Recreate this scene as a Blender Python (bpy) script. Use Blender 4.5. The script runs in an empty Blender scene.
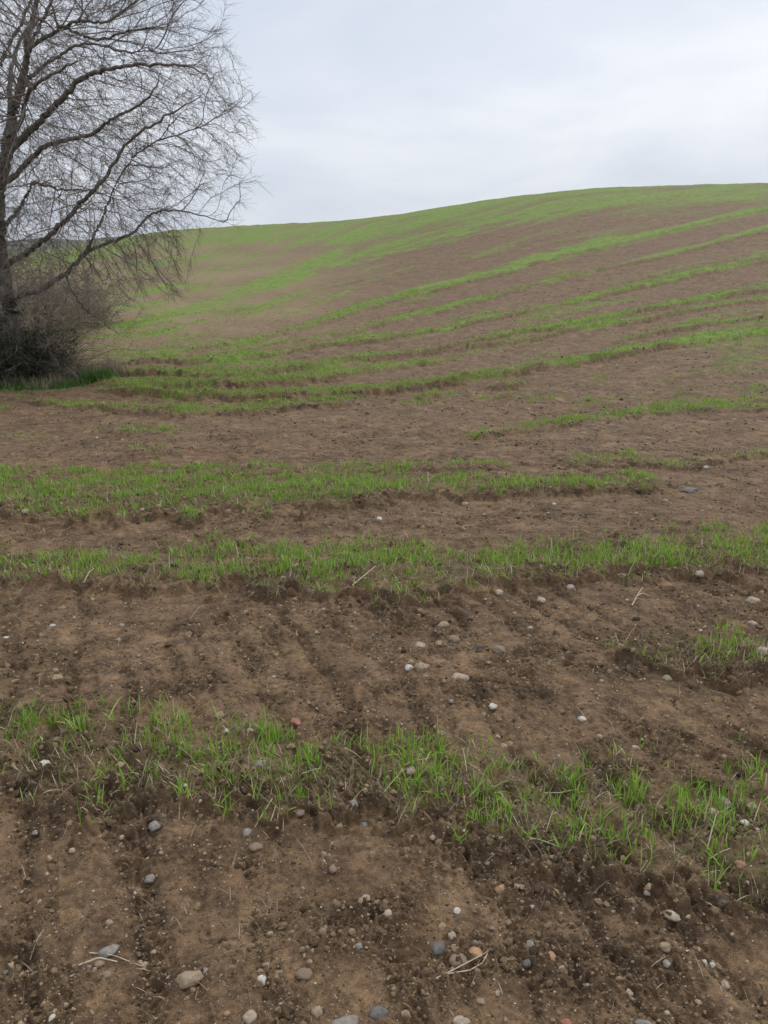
import bpy, math, random
import numpy as np
from mathutils import kdtree, Vector
R = math.radians
random.seed(7); rng = np.random.default_rng(7)
scene = bpy.context.scene

# ---------------------------------------------------------------- camera, sky, sun, exposure
W, H, F = 768, 1024, 787.0
EYE = 1.6
PITCH = math.atan(242 / F)                      # looking 17 degrees below the horizon
cam_d = bpy.data.cameras.new('camera'); cam = bpy.data.objects.new('camera', cam_d)
scene.collection.objects.link(cam); scene.camera = cam
cam.location = (0, 0, EYE); cam.rotation_euler = (math.pi / 2 - PITCH, 0, 0)
cam_d.sensor_fit = 'VERTICAL'; cam_d.sensor_height = 24.0; cam_d.lens = 24.0 * F / H
cam_d.clip_start = 0.05; cam_d.clip_end = 9000

SUN_EL, SUN_AZ = R(44), R(38)                   # behind cloud, ahead and to the right
world = bpy.data.worlds.new('World'); scene.world = world; world.use_nodes = True
nt = world.node_tree; nt.nodes.clear()
def N(t, k, **kw):
    n = t.nodes.new(k)
    for a, b in kw.items(): setattr(n, a, b)
    return n
out = N(nt, 'ShaderNodeOutputWorld'); bg = N(nt, 'ShaderNodeBackground'); bgc = N(nt, 'ShaderNodeBackground')
sky = N(nt, 'ShaderNodeTexSky'); sky.sky_type = 'NISHITA'; sky.sun_disc = False
sky.sun_elevation = SUN_EL; sky.sun_rotation = SUN_AZ; sky.dust_density = 3
bg.inputs['Strength'].default_value = 0.07
nt.links.new(sky.outputs[0], bg.inputs['Color'])
tc = N(nt, 'ShaderNodeTexCoord'); sep = N(nt, 'ShaderNodeSeparateXYZ')
nt.links.new(tc.outputs['Generated'], sep.inputs[0])
zb = N(nt, 'ShaderNodeMath', operation='MAXIMUM'); zb.inputs[1].default_value = 0.0; nt.links.new(sep.outputs['Z'], zb.inputs[0])
za = N(nt, 'ShaderNodeMath', operation='ADD'); za.inputs[1].default_value = 0.22; nt.links.new(zb.outputs[0], za.inputs[0])
dx = N(nt, 'ShaderNodeMath', operation='DIVIDE'); dy = N(nt, 'ShaderNodeMath', operation='DIVIDE')
nt.links.new(sep.outputs['X'], dx.inputs[0]); nt.links.new(za.outputs[0], dx.inputs[1])
nt.links.new(sep.outputs['Y'], dy.inputs[0]); nt.links.new(za.outputs[0], dy.inputs[1])
comb = N(nt, 'ShaderNodeCombineXYZ'); nt.links.new(dx.outputs[0], comb.inputs[0]); nt.links.new(dy.outputs[0], comb.inputs[1])
cn = N(nt, 'ShaderNodeTexNoise'); cn.inputs['Scale'].default_value = 1.1; cn.inputs['Detail'].default_value = 6
cn.inputs['Roughness'].default_value = 0.52; cn.inputs['Distortion'].default_value = 0.35
cmap = N(nt, 'ShaderNodeMapping'); cmap.inputs['Rotation'].default_value = (0, 0, R(25)); cmap.inputs['Scale'].default_value = (1.0, 1.0, 1); cmap.inputs['Location'].default_value = (3.1, 1.7, 0)
nt.links.new(comb.outputs[0], cmap.inputs[0]); nt.links.new(cmap.outputs[0], cn.inputs['Vector'])
cr = N(nt, 'ShaderNodeValToRGB'); nt.links.new(cn.outputs['Fac'], cr.inputs[0])
cr.color_ramp.elements[0].position = 0.34; cr.color_ramp.elements[0].color = (0.61, 0.665, 0.76, 1)
cr.color_ramp.elements[1].position = 0.66; cr.color_ramp.elements[1].color = (0.83, 0.855, 0.90, 1)
e = cr.color_ramp.elements.new(0.5); e.color = (0.71, 0.75, 0.83, 1)
# the cloud base is thicker, so greyer, towards the horizon
hz = N(nt, 'ShaderNodeMapRange'); hz.inputs['From Min'].default_value = 0.0; hz.inputs['From Max'].default_value = 0.2
hz.inputs['To Min'].default_value = 0.90; hz.inputs['To Max'].default_value = 1.0; nt.links.new(zb.outputs[0], hz.inputs['Value'])
zen = N(nt, 'ShaderNodeMapRange'); zen.interpolation_type = 'SMOOTHSTEP'; zen.inputs['From Min'].default_value = 0.33; zen.inputs['From Max'].default_value = 1.0
zen.inputs['To Min'].default_value = 1.09; zen.inputs['To Max'].default_value = 2.0; nt.links.new(zb.outputs[0], zen.inputs['Value'])
hm = N(nt, 'ShaderNodeMath', operation='MULTIPLY'); nt.links.new(hz.outputs[0], hm.inputs[0]); nt.links.new(zen.outputs[0], hm.inputs[1])
nt.links.new(cr.outputs[0], bgc.inputs['Color']); nt.links.new(hm.outputs[0], bgc.inputs['Strength'])
ms = N(nt, 'ShaderNodeMixShader'); ms.inputs[0].default_value = 0.88
nt.links.new(bg.outputs[0], ms.inputs[1]); nt.links.new(bgc.outputs[0], ms.inputs[2]); nt.links.new(ms.outputs[0], out.inputs[0])

sun_d = bpy.data.lights.new('sun', 'SUN'); sun = bpy.data.objects.new('sun', sun_d); scene.collection.objects.link(sun)
sun_d.energy = 1.5; sun_d.angle = R(12); sun_d.color = (1, 0.97, 0.92)
sd = Vector((math.sin(SUN_AZ) * math.cos(SUN_EL), math.cos(SUN_AZ) * math.cos(SUN_EL), math.sin(SUN_EL)))
sun.rotation_euler = sd.to_track_quat('Z', 'Y').to_euler()
vs = scene.view_settings; vs.view_transform = 'Standard'; vs.look = 'None'; vs.exposure = 0.13; vs.gamma = 1; vs.use_curve_mapping = False
scene.cycles.max_bounces = 5; scene.cycles.diffuse_bounces = 3; scene.cycles.transparent_max_bounces = 6
scene.cycles.use_denoising = True

# ---------------------------------------------------------------- helpers
def perlin(x, y, seed=0):
    x = np.asarray(x, float); y = np.asarray(y, float)
    xi = np.floor(x).astype(np.int64); yi = np.floor(y).astype(np.int64)
    xf = x - xi; yf = y - yi
    def g(ix, iy, fx, fy):
        h = (ix * 374761393 + iy * 668265263 + seed * 974634777) & 0xffffffff
        h = ((h ^ (h >> 13)) * 1274126177) & 0xffffffff
        h = (h ^ (h >> 16)) & 0xffff
        a = h * (2 * math.pi / 65536)
        return np.cos(a) * fx + np.sin(a) * fy
    u = xf * xf * xf * (xf * (xf * 6 - 15) + 10); v = yf * yf * yf * (yf * (yf * 6 - 15) + 10)
    a = g(xi, yi, xf, yf); b = g(xi + 1, yi, xf - 1, yf); c = g(xi, yi + 1, xf, yf - 1); d = g(xi + 1, yi + 1, xf - 1, yf - 1)
    return ((a + (b - a) * u) * (1 - v) + (c + (d - c) * u) * v) * 1.5      # about -1..1
def sst(a, b, x):
    t = np.clip((x - a) / (b - a), 0, 1); return t * t * (3 - 2 * t)

def link(o, parent=None):
    scene.collection.objects.link(o)
    if parent: o.parent = parent
    return o
def tag(o, label=None, cat=None, group=None, kind=None):
    if label: o['label'] = label
    if cat: o['category'] = cat
    if group: o['group'] = group
    if kind: o['kind'] = kind
    return o
def mesh_np(name, V, Fc, mat, parent=None, smooth=True, attrs=None, loc=None):
    """V (n,3); Fc (m,3|4) -> ONE mesh object"""
    V = np.asarray(V, np.float32); Fc = np.asarray(Fc, np.int32)
    if loc is not None: V = V - np.asarray(loc, np.float32)
    me = bpy.data.meshes.new(name); k = Fc.shape[1]
    me.vertices.add(len(V)); me.vertices.foreach_set('co', V.ravel())
    me.loops.add(Fc.size); me.loops.foreach_set('vertex_index', Fc.ravel())
    me.polygons.add(len(Fc)); me.polygons.foreach_set('loop_start', np.arange(0, Fc.size, k, dtype=np.int32))
    me.update(calc_edges=True)
    me.polygons.foreach_set('use_smooth', np.full(len(Fc), smooth))
    for an, av in (attrs or {}).items():
        at = me.attributes.new(an, 'FLOAT', 'POINT'); at.data.foreach_set('value', np.asarray(av, np.float32))
    me.materials.append(mat)
    o = bpy.data.objects.new(name, me); link(o, parent)
    if loc is not None and parent is None: o.location = loc
    return o
def empty(name, loc):
    o = bpy.data.objects.new(name, None); o.location = loc; o.empty_display_size = .1; return link(o)

def mat_new(name, rough=0.9, spec=0.2):
    m = bpy.data.materials.new(name); m.use_nodes = True; t = m.node_tree
    b = t.nodes['Principled BSDF']; b.inputs['Roughness'].default_value = rough; b.inputs['Specular IOR Level'].default_value = spec
    return m, t, b
def ramp(t, src, stops):
    r = N(t, 'ShaderNodeValToRGB'); el = r.color_ramp.elements
    while len(el) < len(stops): el.new(0.5)
    for q, (p, c) in zip(el, stops): q.position = p; q.color = (*c, 1)
    if src is not None: t.links.new(src, r.inputs[0])
    return r
def noise(t, scale, detail=4, rough=0.5, vec=None, dist=0):
    n = N(t, 'ShaderNodeTexNoise'); n.inputs['Scale'].default_value = scale; n.inputs['Detail'].default_value = detail
    n.inputs['Roughness'].default_value = rough; n.inputs['Distortion'].default_value = dist
    if vec is not None: t.links.new(vec, n.inputs['Vector'])
    return n
def mixc(t, fac, a, b, mode='MIX'):
    m = N(t, 'ShaderNodeMix', data_type='RGBA', blend_type=mode)
    for s, v in ((0, fac), (6, a), (7, b)):
        if hasattr(v, 'is_output'): t.links.new(v, m.inputs[s])
        else: m.inputs[s].default_value = v if s == 0 else (*v, 1)
    return m.outputs[2]
def mathn(t, op, a, b=None, clamp=False):
    m = N(t, 'ShaderNodeMath', operation=op); m.use_clamp = clamp
    for s, v in ((0, a), (1, b)):
        if v is None: continue
        if hasattr(v, 'is_output'): t.links.new(v, m.inputs[s])
        else: m.inputs[s].default_value = v
    return m.outputs[0]

# ---------------------------------------------------------------- the lie of the land
SKYLINE = [(-900, 262), (-300, 262), (-60, 258), (0, 254), (60, 248), (110, 241), (153, 232), (200, 228), (256, 225), (340, 221), (400, 214),
           (450, 206), (500, 198), (560, 191), (600, 188), (650, 186), (700, 185), (768, 183), (1000, 186), (1700, 215)]
def az_el(u, v):
    x = (np.asarray(u, float) - 384) / F; y = -(np.asarray(v, float) - 512) / F
    X = x; Y = math.cos(PITCH) + y * math.sin(PITCH); Z = -math.sin(PITCH) + y * math.cos(PITCH)
    return np.arctan2(X, Y), Z / np.hypot(X, Y)
_az, _te = az_el([p[0] for p in SKYLINE], [p[1] for p in SKYLINE])
AZT = np.linspace(-math.pi, math.pi, 721)
TE = np.interp(AZT, _az, _te)
TE = TE * sst(R(150), R(75), np.abs(AZT))
k = np.exp(-np.linspace(-2, 2, 9) ** 2); k /= k.sum(); TE = np.convolve(np.pad(TE, 4, mode='edge'), k, mode='valid')
R0 = np.interp(AZT, [-1.2, -0.5, -0.25, 0.1, 0.45, 1.2], [26, 22, 19, 12, 8, 8])       # foot of the slope
R1 = np.interp(AZT, [-1.2, -0.5, -0.2, 0.1, 0.45, 1.2], [150, 150, 135, 112, 95, 90])  # crest
def slope_p(t):
    t = np.clip(t, 0, None)
    up = np.where(t < 1, 0.30 * t * t + 0.70 * (t * t * (3 - 2 * t)), 1.0)
    return up - 0.35 * np.clip(t - 1, 0, 3) ** 1.3 * 0.6
def base_flat(r): return -0.04 * np.where(r < 30, r, 30 + 14 * (1 - np.exp(-(r - 30) / 14)))
_rg = np.exp(np.linspace(math.log(8), math.log(260), 500))
KT = []
for a_, te, r0, r1 in zip(AZT, TE, R0, R1):
    lo, hi = 0.0, 60.0
    for _ in range(26):
        mid = (lo + hi) / 2
        if ((base_flat(_rg) + mid * slope_p((_rg - r0) / (r1 - r0)) - EYE) / _rg).max() < te: lo = mid
        else: hi = mid
    KT.append(mid)
KT = np.array(KT)
def h0_polar(a, r):
    kk = np.interp(a, AZT, KT); r0 = np.interp(a, AZT, R0); r1 = np.interp(a, AZT, R1)
    near = sst(0.0, 6.0, r)
    return base_flat(r) + near * kk * slope_p((r - r0) / (r1 - r0))
RG = np.exp(np.linspace(math.log(0.8), math.log(170), 3000))
def unproj(u, v):
    """where the line of sight through a pixel meets the land: azimuth, distance"""
    a, te = az_el(u, v); hh = h0_polar(np.full_like(RG, float(a)), RG)
    q = (hh - EYE) / RG - float(te); i = np.argmax(q >= 0)
    if q[i] < 0: i = int(np.argmax(q))
    return float(a), float(RG[i])
def at(u, v):
    a, r = unproj(u, v); return r * math.sin(a), r * math.cos(a), r

# ---------------------------------------------------------------- rows of young crop (centre line, half width, strength, bank height)
# each: points (u, v, half width px), strength, bank height m, open ends (left, right)
ROWS = [
 ('front',  [(0,738,52),(60,748,60),(130,755,58),(200,764,42),(300,765,44),(400,775,45),(500,795,56),(600,810,70),(700,820,72),(768,822,72)], .92, .034, (1,1)),
 ('second', [(0,565,18),(60,567,18),(150,573,17),(210,562,26),(300,566,24),(400,570,30),(470,570,24),(560,560,20),(640,553,22),(700,550,24),(768,550,24)], 1.0, .050, (1,1)),
 ('patch',  [(600,650,8),(640,650,12),(690,650,26),(735,655,26),(768,658,18)], .75, .045, (0,1)),
 ('third',  [(0,489,26),(100,492,24),(190,494,24),(270,493,18),(340,488,18),(420,487,13),(500,487,10),(570,486,8),(640,484,9),(668,484,5)], 1.05, .06, (1,0)),
 ('thirdb', [(120,468,3),(180,470,5),(250,471,6),(330,470,5),(400,468,4),(470,467,4),(520,468,3)], .7, .04, (0,0)),
 ('thirdc', [(555,463,3),(590,461,8),(630,459,7),(680,468,3),(768,455,3)], .5, .05, (0,1)),
 ('fourth', [(460,440,3),(530,428,6),(600,415,6),(680,408,6),(768,408,5)], .95, .05, (0,1)),
 ('p1', [(85,432,4),(110,431,5),(160,431,6),(190,432,3)], .6, .03, (0,0)),
 ('p2', [(120,451,3),(160,450,6),(190,450,3)], .5, .03, (0,0)),
 ('p3', [(0,436,6),(30,438,8),(80,440,4)], .28, .01, (1,0)),
 ('v1', [(20,400,2),(115,411,4),(190,412,6),(255,408,6),(330,403,6),(365,400,3)], .75, .07, (0,0)),
 ('v2', [(95,383,3),(140,384,6),(250,384,6),(320,378,4),(381,368,3),(440,361,3)], 1.0, .09, (0,0)),
 ('a',  [(100,391,2),(180,398,3),(250,397,6),(320,395,6),(362,393,5),(420,386,6),(467,378,7),(560,364,5),(620,354,5),(661,347,5),(705,339,6),(768,332,6)], 1.0, .10, (0,1)),
 ('a2', [(405,400,2),(430,399,4),(450,394,2)], .8, .07, (0,0)),
 ('a3', [(478,389,2),(510,387,4),(540,383,2)], .5, .07, (0,0)),
 ('b',  [(112,374,2),(180,374,4),(250,374,5),(297,369,3),(344,362,3),(430,352,3),(495,336,3),(551,329,3),(612,316,4),(681,302,4),(734,292,5),(768,287,5)], .85, .10, (0,1)),
 ('b2', [(440,352,2),(532,339,3),(584,328,2),(632,322,3),(690,310,3),(768,298,4)], .6, .08, (0,1)),
 ('b3', [(600,347,2),(632,338,3),(705,324,4),(768,318,2)], .6, .10, (0,1)),
 ('c',  [(115,363,2),(190,362,3),(250,356,4),(327,346,2),(381,339,3),(430,332,2),(481,320,3),(542,308,3),(600,296,4),(671,279,5),(720,267,6),(768,256,6)], .85, .09, (0,1)),
 ('h',  [(250,347,1.5),(340,333,2),(420,314,3),(490,297,4),(537,284,3),(627,264,2),(705,246,3),(768,229,4)], .55, .07, (0,1)),
 ('g',  [(180,352,1.5),(250,341,3),(309,324,4.5),(367,305,5.5),(420,292,6),(490,274,7),(542,257,6),(600,244,6),(647,234,5),(710,220,4),(768,207,5)], .95, .09, (0,1)),
 ('kk', [(100,348,2),(160,334,2),(235,310,2),(330,286,2),(430,262,1.5)], .75, .05, (0,0)),
 ('i',  [(100,331,5),(125,325,8),(214,304,10),(262,285,12),(320,262,13),(367,250,13),(430,234,14),(490,215,12),(550,205,9),(620,205,5)], .85, .02, (0,0)),
 ('i2', [(600,216,3),(680,207,3),(768,196,3)], .5, .03, (0,1)),
]
ROWD = []
for nm, pts, st, hb, op in ROWS:
    A, S, WD = [], [], []
    for (u, v, w) in pts:
        a, r = unproj(u, v); _, rn = unproj(u, v + w); _, rf = unproj(u, v - w)
        A.append(a); S.append(math.log(r)); WD.append(max((.5 if v > 440 else .39) * (math.log(rf) - math.log(rn)), 0.004))
    ROWD.append((nm, np.array(A), np.array(S), np.array(WD), st, hb, op))
def rowc(name, a):
    for d in ROWD:
        if d[0] == name: return np.interp(a, d[1], d[2])
CREST = [(-300,262,6),(0,262,7),(110,252,8),(200,240,10),(256,236,11),(330,233,10),(430,224,9),(500,208,9),(560,202,9),(620,200,9),(700,197,9),(768,196,10)]
_c = [unproj(u, v + w * .4) for u, v, w in CREST]; CA = np.array([q[0] for q in _c]); CS = np.array([math.log(q[1]) for q in _c])

def fields(x, y):
    """grass cover 0..1, height of the bank, roughness of the soil, fine stripe coordinate"""
    a = np.arctan2(x, y); r = np.hypot(x, y) + 1e-6; s = np.log(r)
    g = np.zeros_like(x); bank = np.zeros_like(x)
    n1 = perlin(a * 22, s * 30, 3); n2 = perlin(a * 70, s * 80, 4); n3 = perlin(a * 9, s * 9, 5)
    nearw = sst(14, 6, r)
    m1 = perlin(x * 5, y * 5, 11); m2 = perlin(x * 14, y * 14, 12)
    for nm, A, S, WD, st, hb, op in ROWD:
        c = np.interp(a, A, S); w = np.interp(a, A, WD)
        fade = np.ones_like(a); L = 0.03
        if not op[0]: fade *= sst(A[0] - L * .3, A[0] + L, a)
        if not op[1]: fade *= 1 - sst(A[-1] - L, A[-1] + L * .3, a)
        fade *= sst(R(75), R(50), np.abs(a))
        d = (s - c) / w + 0.45 * n1 + 0.35 * n2 + nearw * 0.22 * m1
        prof = sst(-1.15, -0.75, d) * (1 - sst(0.35, 1.25, d))
        ga = st * fade * prof
        if nm == 'i': ga = ga * 0.9
        g = np.maximum(g, ga)
        farr = sst(10, 18, r); e0 = -1.28 + .13 * farr
        bk = (1 - .45 * sst(.0, .5, n3)) * sst(e0, -0.95 - .02 * farr, d) * (1 - sst(-0.7, 1.3, d)) * (1 + 0.55 * farr)
        bank = np.maximum(bank, hb * fade * bk)
    cs = np.interp(a, CA, CS)
    crest = sst(-0.22, 0.08, s - cs + 0.05 * n1 + .04 * n3) * sst(R(100), R(60), np.abs(a)) * sst(30, 45, r)
    g = np.maximum(g, 0.80 * crest)
    # thin cover between the rows in the dip and on the left of the slope
    dip = np.exp(-((s - math.log(21)) / .25) ** 2) * sst(R(2), R(-8), a) * sst(R(-24), R(-18), a)
    g = np.maximum(g, 0.75 * dip * (0.6 + 0.8 * n3))
    left = sst(R(4), R(-14), a) * sst(26, 40, r) * (0.26 + .2 * n3)
    g = np.maximum(g, left)
    g = g * np.clip(0.88 + 0.30 * n3 + 0.25 * n2, 0, 1.3)
    ca = rowc('a', a); cg = rowc('g', a)
    phi = (s - ca) / np.maximum(cg - ca, 0.25)
    stripe = perlin(phi * 13 + 50, a * 6, 21) * .65 + perlin(phi * 29 + 50, a * 13, 22) * .55
    far = sst(9, 16, r)
    g = np.clip(g * (1 + 0.75 * far * stripe) + far * 0.80 * sst(0.10, 0.45, stripe) * (0.58 - .14 * sst(R(6), R(-12), a) * sst(28, 40, r)) + far * .14 * np.clip(.5 + n3, 0, 1), 0, 1)
    return g, bank, stripe, a, r, s

FUR = R(-20)
def height(x, y, coarse=False):
    g, bank, stripe, a, r, s = fields(x, y)
    z = h0_polar(a, r)
    px = r * 0.0017                              # spacing the sheet can carry here
    def oct_(scale, seed, kind='p'):
        n = perlin(x / scale + seed * 7.3, y / scale - seed * 3.1, seed)
        if kind == 'b': n = 1 - 2 * np.abs(n)
        return n * np.clip((scale / px - 2.0) / 3.0, 0, 1)
    warp = perlin(x * 1.6, y * 1.1, 31) * 0.15 + perlin(x * 6, y * 6, 32) * .018
    c = x * math.cos(FUR) - y * math.sin(FUR) + warp * 0.8
    rough = np.clip(0.48 + 0.8 * perlin(x * 1.3, y * 2.0, 33) + 0.8 * perlin(x * 4.5, y * 5.5, 34), 0.10, 1.0)
    rough = np.clip(rough + np.minimum(bank, .06) * 7, 0, 1.25)
    fm = (0.35 + 0.65 * sst(5.5, 3.2, r)) * sst(22, 10, r) * np.clip(0.95 + 0.9 * perlin(x * 1.3, y * .8, 35), 0.15, 1.3) * (1 - 0.6 * sst(0.01, .04, bank))
    w1 = np.cos(c * 2 * math.pi / 0.27); w2 = np.cos(c * 2 * math.pi / 0.135 + 1.3 + warp * 9)
    val = sst(.55, 1.0, w1) * fm; val2 = sst(.6, 1.0, w2) * fm
    fur = (-val * 0.020 + w1 * -.006 - val2 * 0.008 - w2 * .002) * np.clip(fm, 0, 1)
    rough = np.clip(rough + .60 * val + .25 * val2 - .15, 0.05, 1.25)
    det = 0.022 * perlin(x * 1.8, y * 1.8, 36) * sst(0.5, 2, r)
    det = det + rough * (0.0180 * oct_(0.085, 41) + 0.0150 * oct_(0.043, 42, 'b') + 0.0120 * oct_(0.023, 43, 'b') + 0.0065 * oct_(0.0115, 44))
    det = det + 0.0024 * oct_(0.012, 45) + 0.0042 * oct_(0.03, 46) + 0.006 * oct_(0.11, 49)
    det = det + sst(8, 16, r) * (stripe * (0.060 + .05 * sst(18, 40, r)) + 0.035 * oct_(0.35, 47) + 0.04 * oct_(1.1, 48))
    # torn pits and small lumps
    lump = perlin(x * 9, y * 9, 51); det = det + rough * 0.016 * sst(0.45, 0.75, lump) * sst(14, 7, r)
    pit = perlin(x * 6, y * 11, 52); det = det - rough * 0.020 * sst(0.42, 0.7, pit) * sst(14, 7, r)
    jag = 0.9 + 0.35 * perlin(x * 7, y * 7, 53) + .25 * perlin(x * 19, y * 19, 54)
    return z + fur + det + bank * jag, g, rough, stripe
def zat(x, y): return height(np.atleast_1d(np.asarray(x, float)), np.atleast_1d(np.asarray(y, float)))[0]

# ---------------------------------------------------------------- soil material
m_soil, t, b = mat_new('soil', 0.88, 0.25)
geo = N(t, 'ShaderNodeNewGeometry'); pos = geo.outputs['Position']
aG = N(t, 'ShaderNodeAttribute', attribute_name='grass'); aR = N(t, 'ShaderNodeAttribute', attribute_name='rough'); aW = N(t, 'ShaderNodeAttribute', attribute_name='warm')
n_big = noise(t, 0.45, 5, .55, pos); n_mid = noise(t, 3.2, 6, .6, pos); n_sm = noise(t, 42, 5, .65, pos); n_12 = noise(t, 11, 5, .7, pos, .3); n_gr = noise(t, 230, 3, .6, pos)
base = ramp(t, n_mid.outputs['Fac'], [(0.30, (0.078, 0.049, 0.027)), (0.5, (0.152, 0.099, 0.054)), (0.68, (0.242, 0.163, 0.092))])
col = mixc(t, mathn(t, 'MULTIPLY', n_big.outputs['Fac'], .8), base.outputs[0], (0.180, 0.108, 0.056))
sp = ramp(t, n_sm.outputs['Fac'], [(0.33, (0.40, 0.38, 0.37)), (0.5, (1, 1, 1)), (0.68, (1.42, 1.38, 1.30))])
col = mixc(t, 0.75, col, sp.outputs[0], 'MULTIPLY')
col = mixc(t, .8, col, ramp(t, n_12.outputs['Fac'], [(0.38, (0.42, 0.39, 0.37)), (0.53, (0.96, 0.95, 0.94)), (0.66, (1.32, 1.29, 1.25))]).outputs[0], 'MULTIPLY')
gr = ramp(t, n_gr.outputs['Fac'], [(0.36, (0.70, 0.69, 0.68)), (0.55, (1, 1, 1)), (0.70, (1.5, 1.45, 1.4))])
col = mixc(t, 0.7, col, gr.outputs[0], 'MULTIPLY')
# darker loose moist soil, with occlusion-like shade painted into furrow bottoms and banks
col = mixc(t, mathn(t, 'MULTIPLY', aR.outputs['Fac'], 0.34), col, (0.066, 0.045, 0.028))
col = mixc(t, aW.outputs['Fac'], col, (0.190, 0.136, 0.072))
# pale sand grains
vor = N(t, 'ShaderNodeTexVoronoi'); vor.inputs['Scale'].default_value = 95; t.links.new(pos, vor.inputs['Vector'])
gmask = ramp(t, vor.outputs['Distance'], [(0.10, (1, 1, 1)), (0.17, (0, 0, 0))])
gsel = mathn(t, 'GREATER_THAN', N(t, 'ShaderNodeSeparateColor').outputs[0], 0.86)
sc_ = gsel.node.inputs[0].links[0].from_node; t.links.new(vor.outputs['Color'], sc_.inputs[0])
col = mixc(t, mathn(t, 'MULTIPLY', gmask.outputs[0], gsel), col, (0.36, 0.31, 0.26))
# far away the seedlings are too small to be leaves of their own: cover by area
ng = noise(t, 2.6, 5, .75, pos); ngf = noise(t, 11, 4, .7, pos)
gc = ramp(t, ng.outputs['Fac'], [(0.3, (0.072, 0.102, 0.014)), (0.5, (0.110, 0.165, 0.020)), (0.7, (0.180, 0.232, 0.034))])
brk = mathn(t, 'ADD', mathn(t, 'ADD', aG.outputs['Fac'], mathn(t, 'MULTIPLY', mathn(t, 'SUBTRACT', ngf.outputs['Fac'], 0.5), 0.9)), mathn(t, 'MULTIPLY', mathn(t, 'SUBTRACT', noise(t, 1.1, 5, .75, pos, .6).outputs['Fac'], 0.5), 1.1))
cov = N(t, 'ShaderNodeMapRange'); cov.interpolation_type = 'SMOOTHSTEP'; cov.inputs['From Min'].default_value = 0.12; cov.inputs['From Max'].default_value = 1.0
t.links.new(brk, cov.inputs['Value'])
aF = N(t, 'ShaderNodeAttribute', attribute_name='cover')
col = mixc(t, mathn(t, 'MULTIPLY', cov.outputs[0], aF.outputs['Fac'], True), col, gc.outputs[0])
t.links.new(col, b.inputs['Base Color'])
bmp = N(t, 'ShaderNodeBump'); bmp.inputs['Strength'].default_value = 1.0; bmp.inputs['Distance'].default_value = 0.012
t.links.new(mathn(t, 'ADD', n_sm.outputs['Fac'], mathn(t, 'MULTIPLY', n_gr.outputs['Fac'], 0.45)), bmp.inputs['Height'])
t.links.new(bmp.outputs[0], b.inputs['Normal'])

# ---------------------------------------------------------------- ground: ONE sheet, fine where the picture looks
def build_ground():
    rr = np.concatenate([[0.02], np.exp(np.arange(math.log(0.25), math.log(0.95), 0.03)),
        np.exp(np.arange(math.log(0.95), math.log(9), 0.0021)), np.exp(np.arange(math.log(9), math.log(16), 0.0032)),
        np.exp(np.arange(math.log(16), math.log(165), 0.0060)), np.exp(np.arange(math.log(165), math.log(4000), 0.12))])
    aa = np.concatenate([np.linspace(-math.pi, R(-62), 40)[:-1], np.linspace(R(-62), R(-43), 90)[:-1], np.arange(R(-43), R(43), 0.00170),
        np.linspace(R(43), R(62), 90)[1:], np.linspace(R(62), math.pi, 40)[1:-1]])
    na, nr = len(aa), len(rr)
    Rm, Am = np.meshgrid(rr, aa, indexing='ij')
    x = (Rm * np.sin(Am)).ravel(); y = (Rm * np.cos(Am)).ravel()
    z = np.empty_like(x); g = np.empty_like(x); ro = np.empty_like(x)
    for i in range(0, len(x), 200000):
        sl = slice(i, i + 200000); z[sl], g[sl], ro[sl], _ = height(x[sl], y[sl])
    Rr = Rm.ravel(); Aa = Am.ravel()
    farz = sst(300, 700, Rr); z = z * (1 - farz) + farz * -6.0
    idx = np.arange(na * nr).reshape(nr, na)
    nx = np.concatenate([idx[:, 1:], idx[:, :1]], axis=1)
    Fc = np.stack([idx[:-1], nx[:-1], nx[1:], idx[1:]], -1).reshape(-1, 4)[:, ::-1]
    warm = 0.95 * sst(R(3), R(-12), Aa) * sst(24, 42, Rr) * (1 - .5 * sst(100, 150, Rr)) * (0.8 + .6 * perlin(Aa * 14, np.log(Rr) * 9, 63))
    pass
    cover = 0.10 + 0.90 * sst(8, 26, Rr)
    o = mesh_np('ground', np.stack([x, y, z], 1), Fc, m_soil, attrs={'grass': g, 'rough': ro, 'warm': warm, 'cover': cover})
    tag(o, 'bare brown sown field with furrows, running down to a dip and up a long hill', 'ground', kind='structure')
build_ground()

# ---------------------------------------------------------------- hills far away
m_hill, t, b = mat_new('far_hill', 1, 0)
geo = N(t, 'ShaderNodeNewGeometry'); n_ = noise(t, 0.012, 6, .6, geo.outputs['Position'])
r_ = ramp(t, n_.outputs['Fac'], [(0.35, (0.045, 0.060, 0.040)), (0.5, (0.09, 0.10, 0.055)), (0.65, (0.15, 0.12, 0.08))]); t.links.new(r_.outputs[0], b.inputs['Base Color'])
aa = np.linspace(R(-100), R(60), 300); rr = np.linspace(900, 2600, 40)
Rm, Am = np.meshgrid(rr, aa, indexing='ij'); tt = (Rm - 900) / 1700
hh = np.sin(np.clip(tt * 1.6, 0, 1) * math.pi / 2) ** 2 * (70 + 18 * perlin(Am * 6, tt * 2, 61) + 6 * perlin(Am * 22, tt * 5, 62)) * sst(R(-100), R(-80), Am) * sst(R(60), R(30), Am) - 8
idx = np.arange(hh.size).reshape(hh.shape)
Fc = np.stack([idx[:-1, :-1], idx[:-1, 1:], idx[1:, 1:], idx[1:, :-1]], -1).reshape(-1, 4)[:, ::-1]
tag(mesh_np('hills', np.stack([(Rm * np.sin(Am)).ravel(), (Rm * np.cos(Am)).ravel(), hh.ravel()], 1), Fc, m_hill), 'low blue hills far off behind the bare tree', 'hills', kind='structure')

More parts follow.
